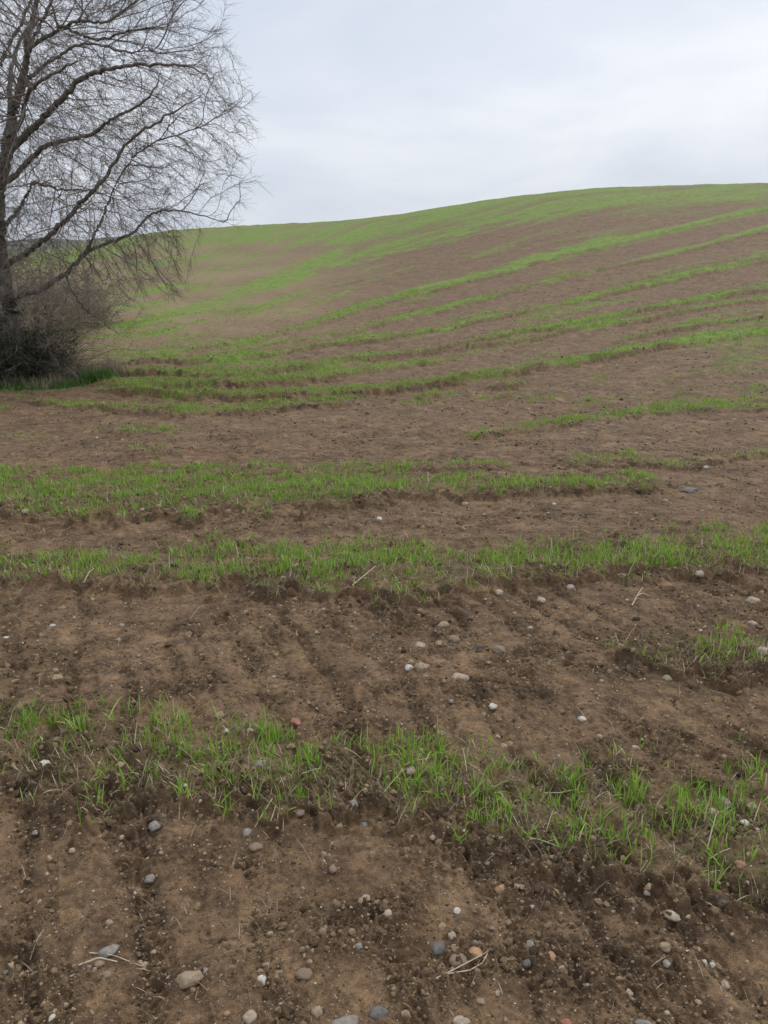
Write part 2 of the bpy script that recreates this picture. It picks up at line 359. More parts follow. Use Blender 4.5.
# ---------------------------------------------------------------- young crop, one object per strip
def leaf_mat(name, stops, transl=0.35):
    m = bpy.data.materials.new(name); m.use_nodes = True; t = m.node_tree; t.nodes.clear()
    o = N(t, 'ShaderNodeOutputMaterial'); d = N(t, 'ShaderNodeBsdfDiffuse'); tr = N(t, 'ShaderNodeBsdfTranslucent'); mx = N(t, 'ShaderNodeMixShader')
    at_ = N(t, 'ShaderNodeAttribute', attribute_name='tint'); r = ramp(t, at_.outputs['Fac'], stops)
    t.links.new(r.outputs[0], d.inputs[0]); t.links.new(r.outputs[0], tr.inputs[0]); mx.inputs[0].default_value = transl
    gl = N(t, 'ShaderNodeBsdfGlossy'); gl.inputs['Roughness'].default_value = .45; gl.inputs[0].default_value = (1, 1, 1, 1)
    m2 = N(t, 'ShaderNodeMixShader'); m2.inputs[0].default_value = .03
    t.links.new(d.outputs[0], mx.inputs[1]); t.links.new(tr.outputs[0], mx.inputs[2])
    t.links.new(mx.outputs[0], m2.inputs[1]); t.links.new(gl.outputs[0], m2.inputs[2]); t.links.new(m2.outputs[0], o.inputs[0])
    return m
m_grass = leaf_mat('young_crop_leaf', [(0.0, (0.50, 0.40, 0.24)), (0.07, (0.26, 0.22, 0.09)), (0.12, (0.10, 0.16, 0.022)), (0.45, (0.145, 0.275, 0.026)), (0.75, (0.250, 0.430, 0.042)), (1.0, (0.38, 0.47, 0.10))])
m_straw = leaf_mat('dry_straw', [(0.0, (0.14, 0.10, 0.07)), (0.5, (0.30, 0.23, 0.15)), (1.0, (0.52, 0.44, 0.31))], .15)

def blades(x, y, z, hgt, wid, lean, ang, segs, tint, curl=1.0):
    """ribbons; arrays of n blades -> V, F, tint per vertex"""
    n = len(x); k = segs + 1
    ts = np.linspace(0, 1, k)[None, :]
    th = lean[:, None] * (0.35 + 0.65 * ts * curl)
    L = hgt[:, None] / segs
    dxh = np.sin(th) * L; dz = np.cos(th) * L
    hx = np.concatenate([np.zeros((n, 1)), np.cumsum(dxh[:, 1:], 1)], 1); hz_ = np.concatenate([np.zeros((n, 1)), np.cumsum(dz[:, 1:], 1)], 1)
    cx = x[:, None] + hx * np.cos(ang)[:, None]; cy = y[:, None] + hx * np.sin(ang)[:, None]; cz = z[:, None] + hz_
    wp = wid[:, None] * 0.5 * np.minimum(1, 0.6 + ts * 2) * (1 - ts ** 2.2 * 0.93)
    wa = (ang + math.pi / 2 + rng.normal(0, .5, n))[:, None]
    l = np.stack([cx - wp * np.cos(wa), cy - wp * np.sin(wa), cz], -1); r = np.stack([cx + wp * np.cos(wa), cy + wp * np.sin(wa), cz], -1)
    V = np.stack([l, r], 2).reshape(-1, 3)
    b0 = (np.arange(n) * 2 * k)[:, None] + (np.arange(segs) * 2)[None, :]
    Fc = np.stack([b0, b0 + 1, b0 + 3, b0 + 2], -1).reshape(-1, 4)
    return V, Fc, np.repeat(tint, 2 * k)

def in_row(names, x, y):
    a = np.arctan2(x, y); s = np.log(np.hypot(x, y)); best = np.zeros(len(x), int); bd = np.full(len(x), 1e9)
    for i, d in enumerate(ROWD):
        dd = np.abs(s - np.interp(a, d[1], d[2])) / np.interp(a, d[1], d[3])
        dd = dd + 30 * np.clip(d[1][0] - a, 0, 9) * (not d[6][0]) + 30 * np.clip(a - d[1][-1], 0, 9) * (not d[6][1])
        q = dd < bd; bd[q] = dd[q]; best[q] = i
    return np.array([d[0] for d in ROWD])[best]
GR = {}
def scatter_grass(r_a, r_b, per_m2, hg, wd, segs, pw, amax=R(38), tuft=4, spread=.012, lo=0.2):
    area = amax * (r_b ** 2 - r_a ** 2); nt_ = int(area * per_m2 / tuft)
    r = np.sqrt(rng.uniform(r_a ** 2, r_b ** 2, nt_)); a = rng.uniform(-amax, amax, nt_); x = r * np.sin(a); y = r * np.cos(a)
    g = np.concatenate([fields(x[i:i + 200000], y[i:i + 200000])[0] for i in range(0, nt_, 200000)])
    cl = perlin(x * 3.1, y * 3.1, 71) * .5 + perlin(x * 9, y * 9, 72) * .5 + perlin(x * 1.1, y * 2.2, 73) * .35
    p = np.clip((g - lo) * 1.25, 0, 1) ** pw * np.clip(0.60 + 1.7 * cl, 0.06, 1.5)
    keep = rng.random(nt_) < p; x, y, g, cl = x[keep], y[keep], g[keep], cl[keep]
    row = in_row(None, x, y)
    n_in = rng.integers(max(1, tuft - 2), tuft + 3, len(x)); idx = np.repeat(np.arange(len(x)), n_in)
    vig = np.clip(1 + 0.35 * cl + rng.normal(0, .18, len(x)), .45, 1.6)
    bx = x[idx] + rng.normal(0, spread, len(idx)); by = y[idx] + rng.normal(0, spread, len(idx))
    bz = np.concatenate([zat(bx[i:i + 200000], by[i:i + 200000]) for i in range(0, len(bx), 200000)]) - 0.003
    n = len(idx)
    h = hg * vig[idx] * rng.uniform(.45, 1.15, n); w = wd * rng.uniform(.6, 1.25, n)
    lean = np.abs(rng.normal(0.38, .45, n)); flop = rng.random(n) < .14; lean[flop] += rng.uniform(.5, 1.1, flop.sum())
    tint = np.clip(0.14 + (0.42 + .18 * cl[idx] + rng.normal(0, .17, n)), .13, 1); dead = rng.random(n) < .12; tint[dead] = rng.uniform(0, .1, dead.sum())
    ang = rng.uniform(0, 2 * math.pi, n)
    for key in set(row):
        q = row[idx] == key
        if q.sum() == 0: continue
        GR.setdefault(key, []).append(blades(bx[q], by[q], bz[q], h[q], w[q], lean[q], ang[q], segs, tint[q]))
    return n
n_ = scatter_grass(1.3, 3.6, 4800, .070, .0050, 4, 1.0, tuft=5)
n_ += scatter_grass(3.6, 9, 4000, .062, .0055, 3, .7, tuft=5, spread=.018)
n_ += scatter_grass(9, 17, 1700, .075, .0085, 2, .7, tuft=5, spread=.03)
n_ += scatter_grass(17, 45, 330, .080, .018, 2, .9, tuft=5, spread=.08, lo=.25)
print('blades', n_)
def join(parts):
    Vs, Fs, Ts, off = [], [], [], 0
    for V, Fc, T in parts: Vs.append(V); Fs.append(Fc + off); Ts.append(T); off += len(V)
    return np.concatenate(Vs), np.concatenate(Fs), np.concatenate(Ts)
STRIPS = {
 ('front',): 'nearest strip of young green crop, sparse tufts on dark crumbled soil',
 ('second',): 'second strip of young green crop from the front, above a small dark bank',
 ('patch',): 'small thin patch of green seedlings at the right between the first and second strips',
 ('third', 'thirdb', 'thirdc'): 'third strip of bright green crop from the front, widest at the left',
 ('fourth', 'a2', 'a3'): 'narrow short green strip at the right, just beyond the third strip',
 ('p1', 'p2', 'p3', 'v1'): 'thin broken green rows between the third strip and the dip',
 ('v2', 'a', 'b', 'b2', 'b3', 'c', 'h', 'g', 'kk', 'i', 'i2'): 'green crop rows sweeping from the dip up the hillside'}
for keys, lab in STRIPS.items():
    pr = [q for kx in keys for q in GR.get(kx, [])]
    if pr:
        V, Fc, T = join(pr); tag(mesh_np('grass', V, Fc, m_grass, attrs={'tint': T}), lab, 'grass', kind='stuff')

# ---------------------------------------------------------------- lumps: clods, grit, pebbles
def ico(sub):
    import bmesh
    bm = bmesh.new(); bmesh.ops.create_icosphere(bm, subdivisions=sub, radius=1)
    V = np.array([v.co[:] for v in bm.verts]); Fc = np.array([[v.index for v in f.verts] for f in bm.faces]); bm.free(); return V, Fc
I1, I2, I3 = ico(1), ico(2), ico(3)
def lumps(x, y, z, sz, ic, rough_):
    V0, F0 = ic; n, m = len(x), len(V0)
    d = 1 + rough_ * rng.uniform(-1, 1, (n, m))
    sc = sz[:, None] * rng.uniform(.55, 1.15, (n, 3)) * np.array([1, 1, .75])
    P = V0[None] * d[..., None] * sc[:, None, :]
    th = rng.uniform(0, 2 * math.pi, n); c, s_ = np.cos(th)[:, None], np.sin(th)[:, None]
    ph = rng.normal(0, .5, n); cp, sp_ = np.cos(ph)[:, None], np.sin(ph)[:, None]
    X, Y, Z = P[..., 0], P[..., 1], P[..., 2]
    Y, Z = Y * cp - Z * sp_, Y * sp_ + Z * cp
    X, Y = X * c - Y * s_, X * s_ + Y * c
    P = np.stack([X + x[:, None], Y + y[:, None], Z + z[:, None]], -1).reshape(-1, 3)
    Fc = (F0[None] + (np.arange(n) * m)[:, None, None]).reshape(-1, 3)
    return P, Fc, np.repeat(rng.random(n), m)
m_clod, t, b = mat_new('clod_soil', .95, .15)
at_ = N(t, 'ShaderNodeAttribute', attribute_name='tint'); geo = N(t, 'ShaderNodeNewGeometry')
r_ = ramp(t, at_.outputs['Fac'], [(0, (0.050, 0.034, 0.021)), (.4, (0.115, 0.079, 0.046)), (.8, (0.20, 0.145, 0.086)), (1, (0.30, 0.235, 0.155))])
nn = noise(t, 160, 4, .6, geo.outputs['Position']); rn = ramp(t, nn.outputs['Fac'], [(.3, (.6, .6, .6)), (.7, (1.35, 1.3, 1.25))])
t.links.new(mixc(t, .8, r_.outputs[0], rn.outputs[0], 'MULTIPLY'), b.inputs['Base Color'])
bm_ = N(t, 'ShaderNodeBump'); bm_.inputs['Strength'].default_value = .8; bm_.inputs['Distance'].default_value = .003; t.links.new(nn.outputs['Fac'], bm_.inputs['Height']); t.links.new(bm_.outputs[0], b.inputs['Normal'])
m_grit, t, b = mat_new('grit', .8, .3)
at_ = N(t, 'ShaderNodeAttribute', attribute_name='tint')
r_ = ramp(t, at_.outputs['Fac'], [(0, (0.09, 0.075, 0.065)), (.35, (0.20, 0.15, 0.11)), (.7, (0.34, 0.28, 0.22)), (.93, (0.50, 0.45, 0.39)), (1, (0.62, 0.58, 0.52))]); t.links.new(r_.outputs[0], b.inputs['Base Color'])

def scat(n, ra, rb, amax=R(38)):
    r = np.exp(rng.uniform(math.log(ra), math.log(rb), n)); a = rng.uniform(-amax, amax, n); return r * np.sin(a), r * np.cos(a), r
P = []
x, y, r = scat(110000, 1.15, 10); zz, g, ro, _ = height(x, y); kp = rng.random(len(x)) < np.clip(.12 + ro * .95, 0, 1)
x, y, r, zz = x[kp], y[kp], r[kp], zz[kp]; sz = (0.0017 + 0.0062 * rng.random(len(x)) ** 2.6) * (r / 2.2) ** .55
P.append(lumps(x, y, zz - sz * .05, sz, I1, .28))
x, y, r = scat(24000, 1.15, 14); zz, g, ro, _ = height(x, y); kp = rng.random(len(x)) < np.clip(ro * 1.0 - .1, 0, 1)
x, y, r, zz = x[kp], y[kp], r[kp], zz[kp]; sz = (0.0045 + 0.012 * rng.random(len(x)) ** 3.6) * (r / 2.2) ** .5
P.append(lumps(x, y, zz - sz * .1, sz, I2, .20))
x, y, r = scat(42000, 9, 42); zz, g, ro, _ = height(x, y); kp = rng.random(len(x)) < np.clip(ro, .1, 1)
x, y, r, zz = x[kp], y[kp], r[kp], zz[kp]; sz = (0.006 + 0.022 * rng.random(len(x)) ** 4.5) * (r / 12) ** .45
P.append(lumps(x, y, zz, sz, I1, .25))
V, Fc, T = join(P); tag(mesh_np('soil_crumbs', V, Fc, m_clod, smooth=False, attrs={'tint': T}), 'loose crumbs and clods of dark brown soil over the whole field', 'soil crumbs', kind='stuff')
P = []
x, y, r = scat(22000, 1.15, 8); zz = zat(x, y); sz = (0.0008 + 0.0030 * rng.random(len(x)) ** 4) * (r / 2.0) ** .6
P.append(lumps(x, y, zz + sz * .3, sz, I1, .18))
x, y, r = scat(2500, 6, 40); zz = zat(x, y); sz = (0.003 + 0.012 * rng.random(len(x)) ** 4) * (r / 9) ** .7
P.append(lumps(x, y, zz + sz * .3, sz, I1, .18))
V, Fc, T = join(P); T = T ** 1.5
tag(mesh_np('gravel', V, Fc, m_grit, attrs={'tint': T}), 'fine pale grit scattered in the brown soil', 'gravel', kind='stuff')

# ---------------------------------------------------------------- straw litter (uncountable bits) in and below the strips
def straw_set(n, ra, rb, Lm, wm):
    x, y, r = scat(n, ra, rb); zz, g, ro, _ = height(x, y)
    bank = fields(x, y)[1]
    kp = rng.random(n) < np.clip(.05 + bank * 22 + g * .35, 0, 1); x, y, r, zz = x[kp], y[kp], r[kp], zz[kp]; n = len(x)
    return blades(x, y, zz + .003, Lm * rng.uniform(.3, 1.3, n) * (r / 2.2) ** .3, wm * rng.uniform(.5, 1.3, n) * (r / 2.2) ** .4, rng.uniform(1.05, 1.65, n), rng.uniform(0, 6.28, n), 3, rng.random(n) ** 1.6, curl=.5)
V, Fc, T = join([straw_set(30000, 1.2, 8, .042, .0028), straw_set(2600, 1.2, 7, .08, .0036)])
tag(mesh_np('straw_litter', V, Fc, m_straw, attrs={'tint': T}), 'short bits of dead straw and root littering the crop strips', 'straw litter', kind='stuff')
# ---------------------------------------------------------------- stones
def stone_mat(name, c1, c2, rough=.75):
    m, t, b = mat_new(name, rough, .3); tcn = N(t, 'ShaderNodeTexCoord'); oi = N(t, 'ShaderNodeObjectInfo')
    mp = N(t, 'ShaderNodeVectorMath', operation='ADD'); t.links.new(tcn.outputs['Object'], mp.inputs[0]); t.links.new(oi.outputs['Location'], mp.inputs[1])
    n1 = noise(t, 60, 5, .6, mp.outputs[0], .5); n2 = noise(t, 420, 3, .6, mp.outputs[0])
    r = ramp(t, n1.outputs['Fac'], [(.32, c1), (.66, c2)])
    sp = ramp(t, n2.outputs['Fac'], [(.35, (.72, .71, .70)), (.65, (1.18, 1.17, 1.15))])
    c = mixc(t, .7, r.outputs[0], sp.outputs[0], 'MULTIPLY')
    # soil stuck to the lower half
    gg = N(t, 'ShaderNodeSeparateXYZ'); t.links.new(tcn.outputs['Object'], gg.inputs[0])
    dirt = mathn(t, 'MULTIPLY', ramp(t, noise(t, 75, 4, .6, mp.outputs[0]).outputs['Fac'], [(.42, (0, 0, 0)), (.66, (1, 1, 1))]).outputs[0], .6)
    c = mixc(t, dirt, c, (0.14, 0.10, 0.072)); t.links.new(c, b.inputs['Base Color'])
    bp = N(t, 'ShaderNodeBump'); bp.inputs['Strength'].default_value = .35; bp.inputs['Distance'].default_value = .002; t.links.new(n2.outputs['Fac'], bp.inputs['Height']); t.links.new(bp.outputs[0], b.inputs['Normal'])
    return m
SM = {'white': stone_mat('white_stone', (.38, .35, .30), (.55, .52, .46)), 'grey': stone_mat('grey_stone', (.15, .14, .125), (.25, .235, .205)),
      'dark grey': stone_mat('dark_grey_stone', (.07, .068, .066), (.15, .145, .14)), 'tan': stone_mat('tan_stone', (.20, .145, .088), (.31, .235, .15)),
      'brown': stone_mat('brown_stone', (.14, .10, .07), (.23, .165, .115)), 'orange': stone_mat('orange_stone', (.24, .125, .065), (.38, .215, .115)),
      'beige': stone_mat('beige_stone', (.26, .205, .15), (.38, .31, .235)), 'olive': stone_mat('olive_stone', (.17, .15, .075), (.27, .24, .13)),
      'red': stone_mat('red_stone', (.20, .075, .05), (.32, .13, .085)), 'blue grey': stone_mat('blue_grey_stone', (.14, .135, .13), (.22, .21, .195)),
      'black': stone_mat('black_stone', (.02, .02, .02), (.05, .047, .045))}
def stone_mesh(kind, seed):
    V0, F0 = I3; rs = np.random.default_rng(seed); V = V0.copy()
    n = sum(a_ * perlin(V[:, 0] * f + seed, V[:, 1] * f + V[:, 2] * f * .8, seed + q) for q, (a_, f) in enumerate([(.22, 1.1), (.10, 2.4)]))
    V = V * (1 + n)[:, None]
    if kind == 'angular':
        for _ in range(9):
            d = rs.normal(size=3); d /= np.linalg.norm(d); k_ = rs.uniform(.5, .8)
            q = V @ d; over = q > k_; V[over] -= np.outer(q[over] - k_, d)
    V += rs.normal(0, .012, V.shape); return V
def stone(u, v, w, h, colr, label, kind='round', group=None, cat='stone', name='stone', tilt=None):
    x, y, r = at(u, v + h * .35)
    zg = float(h0_polar(np.array([math.atan2(x, y)]), np.array([r]))[0]) - EYE
    dist = y * math.cos(PITCH) - zg * math.sin(PITCH); mpp = dist / F; th = math.atan2(-zg, r); off = math.cos(th - PITCH)
    sx = w * mpp / 2 * (.95 if name == 'stone' else .8); dep = min(h * mpp / 2 * off / math.sqrt(math.sin(th) ** 2 + .38 * math.cos(th) ** 2), sx * 1.2); sz = dep * .62
    seed = int(u * 7 + v * 13) % 9973; rs = random.Random(seed)
    V = stone_mesh(kind, seed) * np.array([sx, dep, sz]); c, s_ = math.cos(rs.uniform(-.3, .3)), math.sin(rs.uniform(-.3, .3))
    az = math.atan2(x, y); c, s_ = math.cos(-az + rs.uniform(-.25, .25)), math.sin(-az + rs.uniform(-.25, .25))
    V = np.stack([V[:, 0] * c - V[:, 1] * s_, V[:, 0] * s_ + V[:, 1] * c, V[:, 2]], 1)
    zs = zat([x, x + sx * .6, x - sx * .6], [y, y, y]); z = float(np.median(zs)) + sz * .2
    o = mesh_np(name, V, I3[1], SM[colr], smooth=True); o.location = (x, y, z)
    tag(o, label, cat, group); return o
ST = [
 (109,951,27,16,'grey','light grey angular stone with a flat top, lower left beside dry stalks','angular'),
 (190,977,29,17,'tan','largest tan oblong pebble, lying at the bottom left'),
 (206,969,9,11,'blue grey','small grey pebble touching the right end of the tan oblong pebble'),
 (261,977,11,12,'white','bright white oval pebble right of the tan oblong pebble'),
 (54,1019,9,13,'white','white upright pebble at the bottom edge, far left'),
 (250,1014,16,17,'beige','pale beige stone at the bottom edge, below the bright white oval pebble'),
 (107,977,13,10,'brown','small brown stone just below the light grey angular stone'),
 (345,1017,30,20,'grey','large grey brown stone half cut by the bottom edge'),
 (379,1009,20,15,'dark grey','dark grey stone with a pale side, right of the large bottom-edge stone'),
 (317,1005,12,14,'tan','round tan pebble left of the large grey brown bottom-edge stone'),
 (304,969,17,14,'brown','ochre brown stone above the round tan pebble at bottom centre'),
 (461,1019,18,17,'beige','cream stone at the bottom edge, below the cluster of three stones'),
 (458,959,20,17,'brown','round grey brown stone, middle of the cluster at bottom centre'),
 (475,952,19,16,'orange','orange tan stone on the right of the cluster at bottom centre'),
 (438,947,14,16,'dark grey','dark grey stone on the left of the cluster at bottom centre'),
 (452,938,9,9,'beige','small pale pebble behind the cluster at bottom centre'),
 (475,939,9,8,'grey','small grey pebble behind the orange tan stone'),
 (501,888,13,12,'orange','bright orange stone fragment below the nearest crop strip'),
 (457,910,8,8,'white','small white pebble above the cluster at bottom centre'),
 (366,902,9,8,'beige','beige pebble in a furrow, upper one of two above bottom centre'),
 (388,914,10,10,'beige','beige pebble in a furrow, lower one of two above bottom centre'),
 (359,944,8,8,'grey','lone grey pebble in a furrow left of the stone cluster'),
 (531,940,13,15,'grey','flat grey green stone left of the round orange pebble','angular'),
 (551,952,13,13,'orange','round orange pebble in the lower right quarter'),
 (664,951,13,10,'tan','tan orange pebble left of the two white pebbles'),
 (704,955,10,10,'white','larger of two bright white pebbles side by side, lower right'),
 (713,958,7,10,'white','smaller of two bright white pebbles side by side, lower right'),
 (726,975,12,12,'beige','round beige pebble below the two white pebbles'),
 (666,966,8,8,'grey','small grey pebble below the tan orange pebble'),
 (629,988,8,14,'beige','upright beige pebble near the bottom, right of centre'),
 (672,917,15,10,'beige','pinkish beige stone under the right end of the nearest strip'),
 (607,904,9,7,'tan','small tan stone at the foot of the bank below the nearest strip'),
 (645,1021,22,10,'grey','grey stone cut by the bottom edge, right of centre'),
 (566,1020,13,9,'red','dull red stone at the bottom edge'),
 (721,909,14,10,'black','black stone in a hollow at the right below the nearest strip'),
 (561,967,8,7,'beige','small pinkish pebble below the round orange pebble'),
 (295,716,18,12,'red','reddish brown stone on the far edge of the nearest strip','angular'),
 (220,716,11,9,'tan','ochre pebble on the far edge of the nearest strip, left of the reddish stone'),
 (250,732,7,6,'beige','pale pebble between the ochre pebble and the reddish stone'),
 (261,768,17,12,'grey','flat grey stone among the nearest crop tufts, left of centre','angular'),
 (247,825,11,12,'grey','pale grey pebble at the foot of the nearest strip, left'),
 (300,811,10,13,'brown','grey brown pebble at the foot of the nearest strip'),
 (353,809,11,10,'blue grey','round blue grey pebble at the foot of the nearest strip'),
 (340,828,10,12,'olive','olive green pebble below the round blue grey pebble'),
 (411,778,10,9,'beige','beige pebble within the nearest strip, centre'),
 (256,843,15,10,'brown','brown stone just below the pale grey pebble'),
 (433,838,7,9,'beige','cream pebble at the foot of the nearest strip, centre'),
 (46,767,12,13,'white','cream white pebble among the crop tufts at the far left'),
 (155,828,11,10,'grey','grey pebble in the shade of the nearest strip, left'),
 (186,795,5,5,'white','tiny white pebble within the left part of the nearest strip'),
 (582,717,10,7,'white','white pebble on bare soil just beyond the nearest strip'),
 (636,741,10,8,'beige','beige pebble at the far edge of the nearest strip, right of the white one'),
 (724,801,13,15,'grey','upright grey stone in the nearest strip at the right'),
 (751,807,13,15,'olive','olive tan stone in the nearest strip, right of the upright grey one'),
 (712,819,12,8,'beige','pale flat pebble below the upright grey stone at the right'),
 (743,831,9,7,'white','white pebble, left one of a pair at the right edge of the nearest strip'),
 (756,834,8,6,'white','white pebble, right one of a pair at the right edge of the nearest strip'),
 (729,826,7,7,'beige','small pale pebble between the flat pebble and the white pair'),
 (729,838,12,10,'brown','brown stone below the white pair at the right'),
 (748,861,8,6,'beige','small beige pebble below the nearest strip at the right edge'),
 (739,871,11,9,'orange','orange brown stone low at the right edge of the nearest strip'),
 (420,645,12,8,'beige','pale pebble above the white and tan pair, middle of the bare ground'),
 (409,667,9,9,'white','small white pebble touching the tan stone, middle of the bare ground'),
 (422,668,17,12,'tan','flat tan stone beside the small white pebble'),
 (460,678,19,11,'beige','largest pale oval stone between the first and second strips'),
 (454,637,13,9,'brown','brown pebble above the largest pale oval stone'),
 (479,640,13,14,'black','dark upright clod like stone between the two brown pebbles','angular'),
 (499,647,15,10,'brown','brown pebble right of the dark upright stone'),
 (444,621,13,8,'tan','tan flat pebble below the second strip, centre'),
 (493,706,9,7,'white','white pebble between the pale oval stone and the nearest strip'),
 (451,707,6,5,'grey','tiny grey pebble left of the white pebble beyond the nearest strip'),
 (541,601,10,7,'beige','pinkish white pebble below the second strip, between two others'),
 (499,595,9,7,'beige','cream pebble at the foot of the second strip, left of two others'),
 (570,588,10,9,'beige','round beige pebble at the foot of the second strip, right of two others'),
 (623,575,8,8,'brown','brown pebble in the bank under the second strip, right'),
 (699,577,10,8,'beige','cream oval pebble in the bank under the second strip at the right'),
 (753,600,15,9,'beige','large beige pebble below the second strip at the right edge'),
 (752,625,11,6,'beige','low beige pebble above the small seedling patch at the right edge'),
 (762,660,13,12,'beige','round beige pebble in the small seedling patch at the right edge'),
 (667,677,10,8,'olive','greenish pebble below the small seedling patch'),
 (530,628,7,4,'beige','tiny pale pebble below the pinkish white one'),
 (379,517,7,8,'white','white pointed pebble between the second and third strips','angular'),
 (690,488,19,9,'dark grey','dark grey flat stone right of the end of the third strip','angular'),
 (706,467,6,4,'white','white pebble on the bank beyond the dark grey flat stone'),
 (465,503,8,4,'beige','pale pebble just below the third strip, right of centre'),
 (554,503,5,3,'white','tiny white pebble below the thin right part of the third strip'),
 (26,516,8,5,'beige','beige pebble under the third strip at the far left'),
 (53,628,7,4,'white','flat white pebble on bare soil at the left below the second strip'),
 (5,631,8,4,'white','flat white pebble at the left edge below the second strip'),
 (143,516,5,4,'beige','tiny pale pebble at the foot of the third strip, left'),
 (182,559,5,4,'orange','tiny yellow orange pebble in the second strip, left'),
 (100,487,5,4,'beige','pale pebble inside the left part of the third strip'),
 (122,668,6,5,'beige','tiny pale pebble on bare soil above the left tufts'),
 (427,723,5,4,'white','tiny white pebble at the far edge of the nearest strip, centre'),
 (150,870,12,10,'grey','grey pebble at the bottom left, below the nearest strip'),
 (73,855,7,6,'beige','beige pebble below the nearest strip at the far left'),
]
for s_ in ST: stone(*s_[:6], kind=(s_[6] if len(s_) > 6 else 'round'), group='stones lying on the field')

# smaller pebbles, told apart by colour and by the stretch of ground they lie on
pr = random.Random(5); taken = [(q[0], q[1]) for q in ST]
def zone(u, v):
    side = ('at the left', 'left of centre', 'right of centre', 'at the right')[min(3, int(u // 192))]
    for lim, tx in ((405, 'on the lower hillside'), (455, 'just beyond the third crop strip'), (520, 'in or beside the third crop strip'), (545, 'between the second and third strips'), (600, 'in or just below the second strip'),
                    (690, 'on the bare ground between the first two strips'), (740, 'at the far edge of the nearest strip'), (840, 'inside the nearest strip'), (900, 'at the foot of the nearest strip'), (960, 'on the furrowed foreground soil')):
        if v < lim: return tx, side
    return 'near the bottom edge', side
PB = []
while len(PB) < 130:
    v = 390 + 630 * pr.random() ** .75; u = pr.uniform(4, 764)
    if any(abs(u - a_) < 16 and abs(v - b_) < 13 for a_, b_ in taken): continue
    taken.append((u, v)); PB.append((u, v))
for u, v in PB:
    colr = pr.choices(['beige', 'white', 'grey', 'tan', 'brown', 'dark grey', 'orange'], [24, 5, 18, 20, 30, 3, 1])[0]
    k_ = 0.35 + 0.65 * (v - 380) / 640; w = pr.uniform(4, 9.5) * k_ if pr.random() < .8 else pr.uniform(8, 12) * k_
    tx, side = zone(u, v)
    stone(u, v, w, w * pr.uniform(.6, .95), colr, f'tiny {colr} pebble {tx}, {side}', group='tiny pebbles scattered on the soil', cat='pebble', name='pebble', kind='angular' if pr.random() < .25 else 'round')

# ---------------------------------------------------------------- tubes
def tube_np(pts, rad, sides=6):
    pts = np.asarray(pts, float); rad = np.asarray(rad, float); n = len(pts)
    d = np.gradient(pts, axis=0); d /= np.linalg.norm(d, axis=1)[:, None] + 1e-9
    up = np.tile([0.12, 0.31, 0.94], (n, 1)); par = np.abs((d * up).sum(1)) > .93; up[par] = [1, 0, .05]
    a_ = np.cross(d, up); a_ /= np.linalg.norm(a_, axis=1)[:, None]; b_ = np.cross(d, a_)
    th = np.linspace(0, 2 * math.pi, sides, endpoint=False)
    V = pts[:, None] + rad[:, None, None] * (np.cos(th)[None, :, None] * a_[:, None] + np.sin(th)[None, :, None] * b_[:, None])
    i = np.arange(n - 1)[:, None] * sides; j = np.arange(sides)[None]; jn = (j + 1) % sides
    Fc = np.stack([i + j, i + jn, i + sides + jn, i + sides + j], -1).reshape(-1, 4)
    return V.reshape(-1, 3), Fc
class MB:
    def __init__(s): s.V, s.F, s.n = [], [], 0
    def add(s, VF):
        s.V.append(VF[0]); s.F.append(VF[1] + s.n); s.n += len(VF[0])
    def build(s, name, mat, parent=None, loc=(0, 0, 0), **kw):
        return mesh_np(name, np.concatenate(s.V), np.concatenate(s.F), mat, parent, loc=loc if parent else None, **kw)

# distinct straw stalks and dead stems (pixel pairs traced on the ground)
def stalk(pts, rad_px, label, forks=()):
    mb = MB()
    for line in (pts, *forks):
        P3 = []
        for u, v, lift in line:
            x, y, r = at(u, v); P3.append((x, y, float(zat(x, y)[0]) + .004 + lift))
        P3 = np.array(P3); tt = np.linspace(0, len(P3) - 1, len(P3) * 4)
        P3 = np.stack([np.interp(tt, np.arange(len(P3)), P3[:, q]) for q in range(3)], 1)
        dist = math.sqrt((P3[0] ** 2).sum()) ; rr_ = rad_px * max(dist, 1.8) / F
        mb.add(tube_np(P3, np.linspace(rr_, rr_ * .55, len(P3)), 5))
    o = mb.build('straw_stalk', m_stalk); o.data.attributes.new('tint', 'FLOAT', 'POINT')
    tag(o, label, 'straw stalk', 'dry straw stalks on the soil')
m_stalk, t, b = mat_new('stalk', .8, .2)
geo = N(t, 'ShaderNodeNewGeometry'); nn = noise(t, 70, 3, .6, geo.outputs['Position']); r_ = ramp(t, nn.outputs['Fac'], [(.35, (.28, .22, .14)), (.65, (.50, .43, .31))]); t.links.new(r_.outputs[0], b.inputs['Base Color'])
stalk([(436,982,0),(455,977,.006),(487,961,.012)], .9, 'forked pale straw stalk lying below the stone cluster', [[(447,980,.002),(470,976,.01),(482,970,.008),(487,962,.01)]])
stalk([(80,974,0),(100,966,.008),(118,967,.004)], 1.1, 'short pale straw stalk below the light grey angular stone')
stalk([(90,958,0),(115,961,.006),(141,964,.002)], .8, 'long straw stalk beside the light grey angular stone')
stalk([(28,948,0),(37,940,.004),(44,931,.006)], .6, 'thin leaning straw at the far lower left')
stalk([(35,800,0),(50,801,.01),(66,799,.004)], 1.0, 'pale straw stalk at the front left of the nearest strip')
stalk([(255,827,0),(264,818,.01),(273,808,.02)], .8, 'slanting straw stalk, left one of two below the nearest strip')
stalk([(268,831,0),(272,823,.01),(276,815,.015)], .9, 'slanting straw stalk, right one of two below the nearest strip')
stalk([(404,774,0),(415,770,.012),(430,766,.01)], .9, 'pale straw stalk in the middle of the nearest strip')
stalk([(302,783,0),(315,776,.012),(326,772,.008)], .8, 'pale straw stalk among tufts left of centre')
